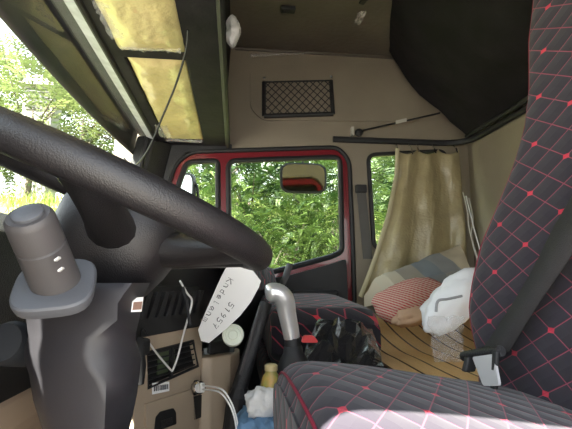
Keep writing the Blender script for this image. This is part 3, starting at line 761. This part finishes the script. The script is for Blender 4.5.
MB().loft([[V((x - .12 * (1 - min(1, (y - 1.02) / .35)) + (max(0, y - 1.4) * .27 if x > -.3 else 0), y, z)) for x, z in prof2] for y in (1.02, 1.2, 1.4, 2.19)]).build('passenger_section', M['dark'], da, smooth=True, bevel=.006, angle=35)
prk = [(-.55, 0), (-.55, .56), (-.372, .565), (-.345, .52), (-.36, .30), (-.42, 0)]
MB().loft([[V((x, y, z)) for x, z in prk] for y in (.01, .98)]).build('knee_panel', M['knee'], da, bevel=.015)
# ribbed centre vent (dark)
cv = MB().obox(at(163, 309, Y=1.03), V((.06, .135, 0)), V((.012, -.006, .0)), V((-.004, 0, .05))).build('centre_vent', M['black'], da, bevel=.004)
for k in range(9):
    c = at(163, 309, Y=1.03) + V((.06, .135, 0)) * (-.85 + k * .212) + V((.014, -.007, .012))
    MB().obox(c, V((.0035, .004, 0)), V((.006, -.003, 0)), V((.006, .012, .026))).build('rib', M['dark'], cv)
# quilted dash cover
def dcf(a, b):
    e = -.40 + .37 + .27 * max(0, .88 * b - .12); k = min(1, a / .72); y = 1.28 + .88 * b; f = .004 * fbm((a * 3, b * 5, 1))
    if a <= .72: return (-.40 + (e + .40) * k, y, .874 - .036 * k - .02 * max(0, k - .85) / .15 + f)
    t = (a - .72) / .28; return (e + .022 * math.sin(t * 2.2) + .01 * fbm((y * 6, t, 2)), y, .818 - .10 * t + f)
dm = MB().grid(dcf, 26, 40).build('dash_cover', M['fabric2'], smooth=True, solid=.006, uvf=lambda p: (p.x - p.z, p.y), angle=80)
tag(dm, 'dark quilted dash cover with red stitches on the passenger side', 'dash cover')

# ------------------------------------------------------------------ centre console
c0 = at(138, 334, Y=.95); c1 = at(200, 327, Y=1.16); c2 = at(238, 346, Y=1.29)
cn = thing('centre_console', ((c0.x + c1.x) / 2, 1.1, 0), 'beige centre console with dark air vents, a drawer and a cup tray', 'console')
P0 = V((c0.x, c0.y, 0)); P1 = V((c1.x, c1.y, 0)); P2 = V((c2.x, c2.y, 0))
zt1 = .648
tdir = (P1 - P0).normalized(); nd = V((tdir.y, -tdir.x, 0)); FL = (P1 - P0).length
lean = .0
def fp(s, z, out=0): return V((P0.x, P0.y, 0)) + tdir * (s * FL) + nd * (out) + V((0, 0, z))
def fpx(px, py, out=0):
    """point of the console face under a pixel"""
    d = FW * FP + RT * (px - 286) - UP * (py - 214.5); o = P0 + nd * out
    k = (o - CAM).dot(nd) / d.dot(nd); return CAM + d * k
sec = [P0 + V((-.02, -.0, 0)), P0, P1, P1 + V((.012, .02, 0)), V((P1.x - .03, P1.y + .12, 0)), P0 + V((-.14, .1, 0))]
def up(P, z): return [V((p.x, p.y, z)) for p in P]
vq = [fpx(147, 353), fpx(193, 341), fpx(198, 366), fpx(148, 388)]
vq = [V(p) for p in vq]
# body built as front face with a vent opening, plus the rest
face = [fp(0, 0), fp(1, 0), fp(1, zt1 + .012), fp(0, zt1)]
MB().prism(face, [vq], -nd * .012).build('front_face', M['beige2'], cn)
MB().loft([up([p - nd * .013 - tdir * .0 for p in sec], 0), up([p - nd * .013 for p in sec], zt1)]).build('body', M['black'], cn)
MB().prism([fp(0, zt1, 0), fp(1, zt1 + .012, 0), fp(1, zt1 + .03, -.10), fp(0, zt1 + .018, -.10)], [], V((0, 0, -.012))).build('top_ledge', M['beige2'], cn, bevel=.004)
MB().prism([fp(1, 0, 0), fp(1, 0, -.012) , fp(1, 0, -.10) + tdir * .03, fp(1, 0, -.10) + tdir * .05, fp(1, 0, .0) + tdir * .012], [], V((0, 0, zt1 + .01))).build('corner_post', M['beige2'], cn)
lo = lambda u, v: (vq[0] * (1-u) + vq[1] * u) * (1-v) + (vq[3] * (1-u) + vq[2] * u) * v
MB().tube(vq, .0035, 6, closed=True).build('vent_frame', M['black'], cn)
for k in range(5):
    v = .12 + k * .19; MB().obox(lo(.5, v) - nd * .008, tdir * FL * .37, nd * .007 + V((0, 0, .003)), V((0, 0, .0016))).build('vent_slat', M['dark'], cn)
MB().obox(lo(.47, .5) - nd * .002, V((0, 0, .032)), nd * .004, tdir * .004).build('vent_bar', M['dark'], cn)
MB().obox(lo(.43, .42) - nd * .010, tdir * .03, nd * .002, V((0, 0, .026))).build('vent_screen', M['greenlcd'], cn)
# drawer, its handle recess, rim lines
dq_ = [fpx(143.5, 404), fpx(191, 389), fpx(195, 428), fpx(145, 448)]
dr = MB().prism(round_poly(dq_, .006), [], nd * .005).build('drawer', M['beige2'], cn, bevel=.003)
MB().prism(round_poly([fpx(155.5, 417, .006), fpx(160, 411.5, .006), fpx(173, 408, .006), fpx(175.5, 412, .006), fpx(176, 424, .006), fpx(154, 432, .006)], .004), [], nd * .0015).build('handle_recess', M['black'], dr)
MB().prism(round_poly([fpx(160, 421, .007), fpx(172, 417, .007), fpx(172.5, 424, .007), fpx(160, 428, .007)], .003), [], nd * .002).build('pull_tab', M['dark'], dr)
def fsticker():
    P = [fpx(152, 383, .001), fpx(169, 381.5, .001), fpx(169, 391, .001), fpx(152, 394.5, .001)]
    s_ = MB().prism(P, [], nd * .001).build('sticker', M['paper'], cn); g = MB(); k = .08; r2 = random.Random(5)
    l2 = lambda u, v: (P[0] * (1-u) + P[1] * u) * (1-v) + (P[3] * (1-u) + P[2] * u) * v
    while k < .9:
        w_ = r2.uniform(.02, .06); g.prism([l2(k, .25), l2(k + w_, .25), l2(k + w_, .75), l2(k, .75)], [], nd * .0018); k += w_ + r2.uniform(.03, .06)
    g.build('printed_code', M['ink'], s_)
fsticker()
MB().prism(round_poly([fpx(192, 397, .001), fpx(202.5, 394, .001), fpx(203, 416, .001), fpx(192.5, 420, .001)], .004), [], nd * .004).build('switch_blank', M['black'], cn, bevel=.002)
MB().lathe([(.017, 0), (.017, .004), (.012, .006)], fpx(195, 387.5), nd, 20).build('socket_ring', M['dark'], cn, smooth=True)
# rounded cup tray unit on the right
tr = []
for z, e in ((0, 0), (.30, 0), (.56, 0), (.565, .003)):
    q = [P1 + V((.004, .005, 0)), P1 + V((.03, .008, 0)), P1.lerp(P2, .5) + V((.028, -.012, 0)), P2 + V((.004, -.02, 0)), P2 + V((.004, .03, 0)), P2 + V((-.05, .10, 0)), P1 + V((-.01, .10, 0))]
    tr.append(up(q, z))
tb = MB().loft(tr).build('tray_body', M['beige2'], cn, bevel=.012)
ct = [P1 + V((.02, .035, 0)), P1.lerp(P2, .5) + V((.025, .012, 0)), P2 + V((-.005, .01, 0)), P2 + V((-.03, .06, 0)), P1 + V((.01, .075, 0))]
MB().loft([up(ct, .566), up(ct, .60)]).build('tray_insert', M['dark'], tb, bevel=.006)
qd = at(220, 352, Y=1.24)
MB().obox(qd, V((.035, .02, 0)), V((-.004, .007, .0)), V((0, 0, .016))).build('display', M['screen'], tb, bevel=.004)
MB().obox(qd + V((-.028, -.022, 0)), V((.012, .007, 0)), V((-.002, .003, 0)), V((0, 0, .014))).build('tray_tumbler', film('tumbler', .5, (.5, .55, .55), .1, .2), tb)
# phone holder clutter at the left edge
ph = thing('phone_holder', fpx(141, 392) , 'black phone holder clipped to the left edge of the console vents', 'phone holder')
MB().tube([fpx(141, 338, .03), fpx(137, 350, .03), fpx(140, 366, .03), fpx(141, 384, .03)], [.008, .014, .012, .006], 10).build('arm', M['black'], ph, smooth=True)
MB().obox(fpx(142, 347, .03), tdir * .012, nd * .012, V((0, 0, .016))).build('clamp', M['black'], ph, bevel=.005)
MB().tube([fpx(141, 352, .035), fpx(140.5, 366, .035), fpx(142, 376, .035)], .0032, 6).build('silver_edge', M['chrome'], ph)
MB().tube(smooth_path([fpx(140, 340, .02), fpx(141, 331, .03), fpx(144, 329, .03), fpx(147, 334, .02)]), .0012, 5).build('thin_wire', M['black'], ph)
# white cable hanging in a V
tag(MB().tube(smooth_path([fpx(180, 281, .06), fpx(187, 293, .06), fpx(192, 301, .06), fpx(188, 318, .05), fpx(183, 336, .03), fpx(178, 356, .02), fpx(173, 369.5, .012), fpx(171, 370, .012), fpx(163, 361, .012), fpx(155, 351, .015), fpx(147, 340, .03)], 5), .0022, 6).build('white_cable', M['white'], smooth=True), 'white cable hanging in a V across the console vents', 'cable')
tag(MB().tube([at(181, 279, Y=.98), at(186, 300, Y=.98), at(190, 325, Y=.985)], .0035, 6).build('dark_post', M['dark']), 'slim dark post standing behind the white cable', 'post')
# usb charger
uc = thing('usb_charger', fpx(195, 388, .004), 'silver usb car charger with white plugs and twin cables in the console socket', 'charger')
q = fpx(195, 387.5, .004); qa = (at(214, 388, Y=1.03) - q).normalized()
MB().lathe([(.0135, 0), (.0135, .012), (.0145, .014), (.0145, .032), (.012, .034)], q, qa, 20).build('body', M['chrome'], uc, smooth=True, angle=30)
MB().obox(q + qa * .042, qa * .010, V((0, 0, .011)), qa.cross(V((0, 0, 1))) * .006).build('plug', M['white'], uc, bevel=.003)
for k, dz in enumerate((.004, -.004)):
    e = q + qa * .05 + V((0, 0, dz))
    MB().tube(smooth_path([e, e + qa * .02, at(221 + k * -2, 389 + 3 * k, Y=1.0), at(230 - 2 * k, 400 + 2 * k, Y=.99), at(236 - 2 * k, 416, Y=.98), at(239 - 2 * k, 436, Y=.97), at(240, 470, Y=.97)]), .0019, 6).build('cable', M['white'], uc, smooth=True)
# round lid
lc = at(233, 335, Y=1.10); la = (CAM - lc).normalized(); la = (la + V((0, 0, .15))).normalized()
jr = thing('jar', lc - V((0, 0, .03)), 'round jar with pale cap tilted beside the handwritten tag', 'jar')
MB().lathe([(.020, -.07), (.021, -.015)], lc, la, 20).build('body', M['dark'], jr, smooth=True)
MB().lathe([(.0255, -.016), (.026, .0), (.0245, .005), (.018, .006), (.017, .003), (.012, .003), (.010, .001), (.0, .001)], lc, la, 28).build('cap', M['cap'], jr, smooth=True, angle=30)

# handwritten tag
TP = [(228, 264), (235, 262), (245, 264), (254, 272), (261, 281), (259, 287), (251, 302), (240, 316), (226, 329), (209, 343), (201, 341), (198, 330), (205, 313), (213, 295), (221, 277)]
def tp(a, b_, o=0): return at(a, b_, Y=1.0 + (b_ - 262) * .0012 - .0003 * (a - 230) - o)
g = MB().prism([tp(a, b_) for a, b_ in TP], [], (0, .0012, 0)); tgp = g.build('paper_tag', M['paper']); tag(tgp, 'white paper tag with handwriting stuck beside the console', 'tag')
# pen strokes: word along the left edge, digits along the right
def stroke(par, org, ux, uy, pts, r=.0009):
    MB().tube([tp(org[0] + ux[0] * a + uy[0] * b_, org[1] + ux[1] * a + uy[1] * b_, .0012) for a, b_ in pts], r, 4, flat=.4).build('pen_stroke', M['ink'], par)
ux = (-.52, .855); uy = (.855, .52)       # writing runs down the tag
G = {'K': [[(0,0),(0,6)],[(4,6),(0.3,3),(4,0)]], 'n': [[(0,0),(0,4),(1,4),(2.5,3.4),(3,0)]], 'd': [[(3,6),(3,0),(0.5,0.5),(0.5,3.2),(3,3.5)]], 'l': [[(1,6),(1,0),(2,0.5)]], 'e': [[(0,2),(3,2.4),(2,4),(0,3),(0.5,0.3),(3,0.6)]], 'm': [[(0,0),(0,4),(1.5,3.5),(1.5,0)],[(1.5,3.5),(3,3.6),(3,0)]], 'a': [[(3,3.6),(1,3.6),(0,1.5),(1,0),(3,3),(3.4,0)]],
     '5': [[(4,7),(0.6,7),(0.4,4),(3,4.2),(3.6,2),(2,0),(0,0.6)]], '1': [[(0.5,5.5),(2,7),(1.6,0)]], '9': [[(3.5,5.5),(1.5,7),(0.4,4.8),(2,3.6),(3.5,6),(3,2),(1.2,0)]], '7': [[(0,7),(4,7),(1.6,0)],[(.8,3.4),(3.2,3.7)]]}
x = 0
for ch in 'Kndelanm':
    for s_ in G[ch]: stroke(tgp, (231, 279), ux, uy, [(x + a * 1.15, b_ * .95 - 3) for a, b_ in s_])
    x += 6.6
x = 0
for ch in '51957':
    for s_ in G[ch]: stroke(tgp, (231.5, 303), (-.60, .80), (.80, .60), [(x + a * 1.05, b_ * .8 - 2) for a, b_ in s_])
    x += 6.4

# ------------------------------------------------------------------ mirrors outside
def mirror(name, c, w_, h_, label, yaw, arm):
    t = thing(name, c - V((0, 0, h_)), label, 'mirror')
    R = Matrix.Rotation(yaw, 3, 'Z'); ax, ay = R @ V((w_, 0, 0)), R @ V((0, 1, 0))
    n = 28; rr = []
    for k, o in ((.80, .045), (.97, .03), (1, .008), (1, 0), (.93, -.002)):
        rg = []
        for j in range(n):
            a = 2 * math.pi * j / n; c_, s_ = math.cos(a), math.sin(a); q = 1 / (abs(c_) ** 5 + abs(s_) ** 5) ** .2
            rg.append(c + ax * (k * q * c_) + V((0, 0, h_ * k * q * s_)) + ay * o)
        rr.append(rg)
    MB().loft(rr).build('housing', M['dark'], t, smooth=True, angle=50)
    MB().loft([[c + ax * (.9 * q * c_) + V((0, 0, h_ * .88 * q * s_)) - ay * o for (c_, s_, q) in [(math.cos(2*math.pi*j/n), math.sin(2*math.pi*j/n), 1 / (abs(math.cos(2*math.pi*j/n)) ** 5 + abs(math.sin(2*math.pi*j/n)) ** 5) ** .2) for j in range(n)]] for o in (0, .005)]).build('glass', M['chrome'] if name != 'kerb_mirror' else mat('kerb_mirror_glass', (.34, .29, .24), .08, metal=1), t)
    MB().tube(arm, .008, 8).build('bracket', M['black'], t, smooth=True)
    return t
c = at(303.5, 178, Y=2.62)
mirror('kerb_mirror', c, .142, .094, 'rounded kerb mirror outside the passenger window', 0, [c + V((0, .03, .07)), c + V((0, .02, .16)), V((c.x, YF + .06, c.z + .2))])
c = at(186, 192, Y=2.62)
mirror('door_mirror', c + V((-.02, 0, 0)), .075, .11, 'upright side mirror outside the small front pane', -.5, smooth_path([c + V((.02, 0, .08)), at(190, 178, Y=2.6), at(197, 187, Y=2.6), at(197.5, 205, Y=2.58), V((at(197, 215, Y=2.5).x, YF + .06, c.z - .15))]))
c = at(133, 151, Y=2.75)
mirror('front_mirror', c, .085, .05, 'wide front mirror outside the far end of the windshield', -.25, smooth_path([c + V((.04, 0, .03)), at(146, 146, Y=2.7), at(154, 134, Y=2.55), V((-.44, YF + .03, 1.62))]))

# ------------------------------------------------------------------ outdoors
def gh(x, y):
    t = max(0, min(1, (y - 3.0) / 4.6)); t = t * t * (3 - 2 * t)
    z = -1.25 + 3.3 * t + .10 * fbm((x * .5, y * .5, 2)) * (1 if y > 2.8 else .15)
    return z
struct(MB().grid(lambda a, b: (lambda x, y: (x, y, gh(x, y)))(-26 + a * 44, -14 + b * 16.6), 60, 24).build('ground', M['road'], smooth=True), 'dusty road surface under the truck')
struct(MB().grid(lambda a, b: (lambda x, y: (x, y, gh(x, y)))(-26 + a * 44, 2.6 + b * 27), 110, 70).build('bank', M['soil'], smooth=True), 'grassy bank rising beside the road')
r = random.Random(11)
def tones(ob, per, seed=1):
    me = ob.data; rr = np.random.RandomState(seed); n = len(me.polygons)
    t = np.repeat(rr.rand(n // per + 1), per)[:n]
    at_ = me.attributes.new('tone', 'FLOAT', 'FACE'); at_.data.foreach_set('value', t.astype(np.float32))
v_, f_ = [], []
for i in range(30000):
    y = 3.4 + r.random() ** 1.3 * 6.5; x = -y * .95 - .8 + r.random() * (y * 1.6 + 2)
    z = gh(x, y) - .02; h = r.uniform(.08, .28); a = r.random() * 6.28; w_ = r.uniform(.006, .014)
    dx, dy = math.cos(a) * w_, math.sin(a) * w_; lx, ly = r.uniform(-.1, .1), r.uniform(-.1, .1); o = len(v_)
    v_ += [V((x - dx, y - dy, z)), V((x + dx, y + dy, z)), V((x + lx, y + ly, z + h))]; f_.append((o, o + 1, o + 2))
g = MB(); g.v = v_; g.f = f_
go = g.build('grass', M['grassm'], loc=(0, 5, 0)); tag(go, 'bright yellow-green grass on the bank', 'grass'); go['kind'] = 'stuff'; tones(go, 1)

def frond_set(seed, n, rad, L, pairs, lw, ll, droop=.5):
    r = random.Random(seed); v_, f_ = [], []
    for i in range(n):
        u = V((r.gauss(0, 1), r.gauss(0, 1), r.gauss(0, 1))).normalized(); q = r.random() ** .45
        p = V((u.x * rad[0] * q, u.y * rad[1] * q, u.z * rad[2] * q))
        d = (u + V((r.gauss(0, .5), r.gauss(0, .5), r.gauss(.15, .4)))).normalized()
        Lf = L * r.uniform(.6, 1.2)
        sd = d.cross(V((0, 0, 1)));  sd = sd.normalized() if sd.length > .05 else V((1, 0, 0))
        sd = (sd + V((0, 0, r.uniform(-.5, .5)))).normalized(); nr = sd.cross(d)
        for k in range(pairs):
            t = (k + .6) / pairs; b = p + d * (Lf * t) + V((0, 0, -droop * Lf * t * t)); sc = (.55 + .45 * math.sin(t * 3.1))
            for s in (-1, 1):
                dd = (sd * s + d * .55 + nr * r.uniform(-.25, .25) + V((0, 0, -.15))).normalized(); wv = dd.cross(nr).normalized() * (lw * sc)
                o = len(v_); m1 = b + dd * (ll * sc * .5)
                v_ += [b, m1 + wv, b + dd * (ll * sc), m1 - wv]; f_.append((o, o + 1, o + 2, o + 3))
    g = MB(); g.v = v_; g.f = f_; return g
PROTO = {}
def crown_mesh(kind):
    if kind not in PROTO:
        spec = dict(fern=(5, 760, (1, 1, .95), .36, 12, .009, .06, .5), dense=(6, 620, (1, 1, 1), .30, 7, .018, .075, .3), airy=(7, 240, (1, 1, .8), .40, 8, .016, .09, .25), bamboo=(8, 700, (1, 1, 1.1), .40, 6, .010, .16, .6), mimosa=(9, 520, (1, 1, .8), .36, 13, .009, .06, .4))[kind]
        g = frond_set(*spec); ob = g.build('crown_proto', M['leafA'], loc=(0, 0, 0)); tones(ob, spec[4] * 2, spec[0])
        PROTO[kind] = ob.data; bpy.data.objects.remove(ob)
    return PROTO[kind]
def tree(name, kind, x, y, zc, rx, rz, leaf, label, cat, group, seed):
    t = thing(name, (x, y, gh(x, y)), label, cat, group); r = random.Random(seed)
    me = crown_mesh(kind)
    if (kind, leaf) not in PROTO:
        m2 = me.copy(); m2.materials.clear(); m2.materials.append(M[leaf]); PROTO[(kind, leaf)] = m2
    o = bpy.data.objects.new('crown', PROTO[(kind, leaf)]); COL.objects.link(o); o.parent = t
    o.location = (0, 0, zc - gh(x, y)); o.scale = (rx, rx, rz); o.rotation_euler = (0, 0, r.random() * 6.28)
    z0 = gh(x, y); h = zc - z0
    b = MB().tube([V((x, y, z0 - .1)), V((x + .03, y, z0 + h * .5)), V((x - .02, y, z0 + h))], [.035 * rx + .015, .03 * rx + .01, .015], 8)
    b.build('trunk', M['bark'], t)
    for k in range(5):
        a = r.random() * 6.28; e = V((math.cos(a) * rx * .7, math.sin(a) * rx * .7, r.uniform(.0, .6) * rz)); s = V((x, y, z0 + h * r.uniform(.5, .85)))
        MB().tube([s, s.lerp(V((x, y, zc)) + e, .5) + V((0, 0, .05)), V((x, y, zc)) + e], [.016 * rx + .006, .01, .004], 6).build('branch', M['bark'], t)
    return t
def dirpt(px, Y): p = at(px, 250, Y=Y); return p.x
# shrubs outside the passenger window
TR = [
 ('fern_shrub', 'fern', 240, 4.3, .78, .62, .6, 'leafA', 'feathery shrub low in the passenger window beside the wheel rim', 'shrub'),
 ('fern_shrub', 'fern', 290, 4.6, 1.05, .62, .62, 'leafA', 'bright feathery shrub straight below the kerb mirror', 'shrub'),
 ('fern_shrub', 'mimosa', 335, 4.5, 1.30, .60, .6, 'leafA', 'feathery green shrub at the rear edge of the passenger window', 'shrub'),
 ('leafy_tree', 'dense', 250, 5.6, 1.75, .95, .9, 'leafB', 'dark leafy tree behind the front half of the passenger window', 'tree'),
 ('leafy_tree', 'mimosa', 312, 5.9, 1.95, 1.0, .9, 'leafA', 'leafy tree behind the kerb mirror', 'tree'),
 ('bamboo_clump', 'bamboo', 384, 4.4, 1.25, .72, .8, 'leafA', 'bright bamboo-leaved clump filling the rear side window', 'shrub'),
 ('bamboo_clump', 'bamboo', 440, 5.2, 1.5, .9, .9, 'leafA', 'bamboo-leaved clump hidden mostly by the gold curtain', 'shrub'),
 ('fern_shrub', 'fern', 200, 4.9, 1.3, .7, .7, 'leafP', 'pale feathery shrub seen through the small front pane', 'shrub'),
 ('tall_tree', 'dense', 220, 8.2, 2.9, 1.7, 1.6, 'leafA', 'tall tree on the bank beyond the small front pane', 'tree'),
 ('tall_tree', 'dense', 300, 8.4, 3.0, 1.8, 1.7, 'leafB', 'tall dark tree on the bank furthest behind the passenger window', 'tree'),
 ('tall_tree', 'dense', 385, 8.0, 2.9, 1.7, 1.6, 'leafA', 'tall tree on the bank behind the rear side window', 'tree'),
 ('roadside_tree', 'airy', 128, 8.6, 3.5, 1.3, 1.1, 'leafC', 'thin pale tree behind the front mirror', 'tree'),
 ('roadside_tree', 'airy', 75, 8.8, 3.9, 1.5, 1.3, 'leafC', 'thin sunlit tree in the middle of the windshield', 'tree'),
 ('roadside_tree', 'airy', 22, 8.2, 3.8, 1.4, 1.3, 'leafC', 'thin sunlit tree at the outer edge of the windshield view', 'tree'),
 ('roadside_tree', 'dense', -20, 10.5, 4.2, 1.9, 1.7, 'leafC', 'broad pale tree at the left edge of the windshield view', 'tree'),
 ('roadside_tree', 'airy', 45, 11.5, 5.0, 2.0, 1.7, 'leafC', 'tall pale tree furthest up the bank ahead', 'tree'),
 ('roadside_tree', 'airy', 160, 10.0, 4.2, 1.8, 1.5, 'leafA', 'green tree beyond the windshield pillar', 'tree'),
]
for i, (nm, kd, px, Y, zc, rx, rz, lf, lb, ct_) in enumerate(TR):
    x = dirpt(px, Y); tree(nm, kd, x, Y, max(zc, gh(x, Y) + rz * .55), rx, rz, lf, lb, ct_, 'roadside greenery', 40 + i)
# small grey hut up on the bank
p = at(42, 104, Y=9.3)
ht = thing('grey_hut', (p.x, p.y, p.z - .5), 'small grey slatted hut among the trees on the bank', 'hut')
MB().box((p.x - .28, p.y - .2, gh(p.x, p.y) - .2), (p.x + .28, p.y + .3, p.z + .30)).build('wall', M['concrete'], ht)
MB().prism([V((p.x - .4, p.y - .3, p.z + .30)), V((p.x + .4, p.y - .3, p.z + .30)), V((p.x, p.y - .3, p.z + .52))], [], (0, .7, 0)).build('roof', M['concrete'], ht)
for k in range(4): MB().box((p.x - .22, p.y - .23, p.z - .2 + k * .12), (p.x + .22, p.y - .2, p.z - .13 + k * .12)).build('slat', M['grey'], ht)
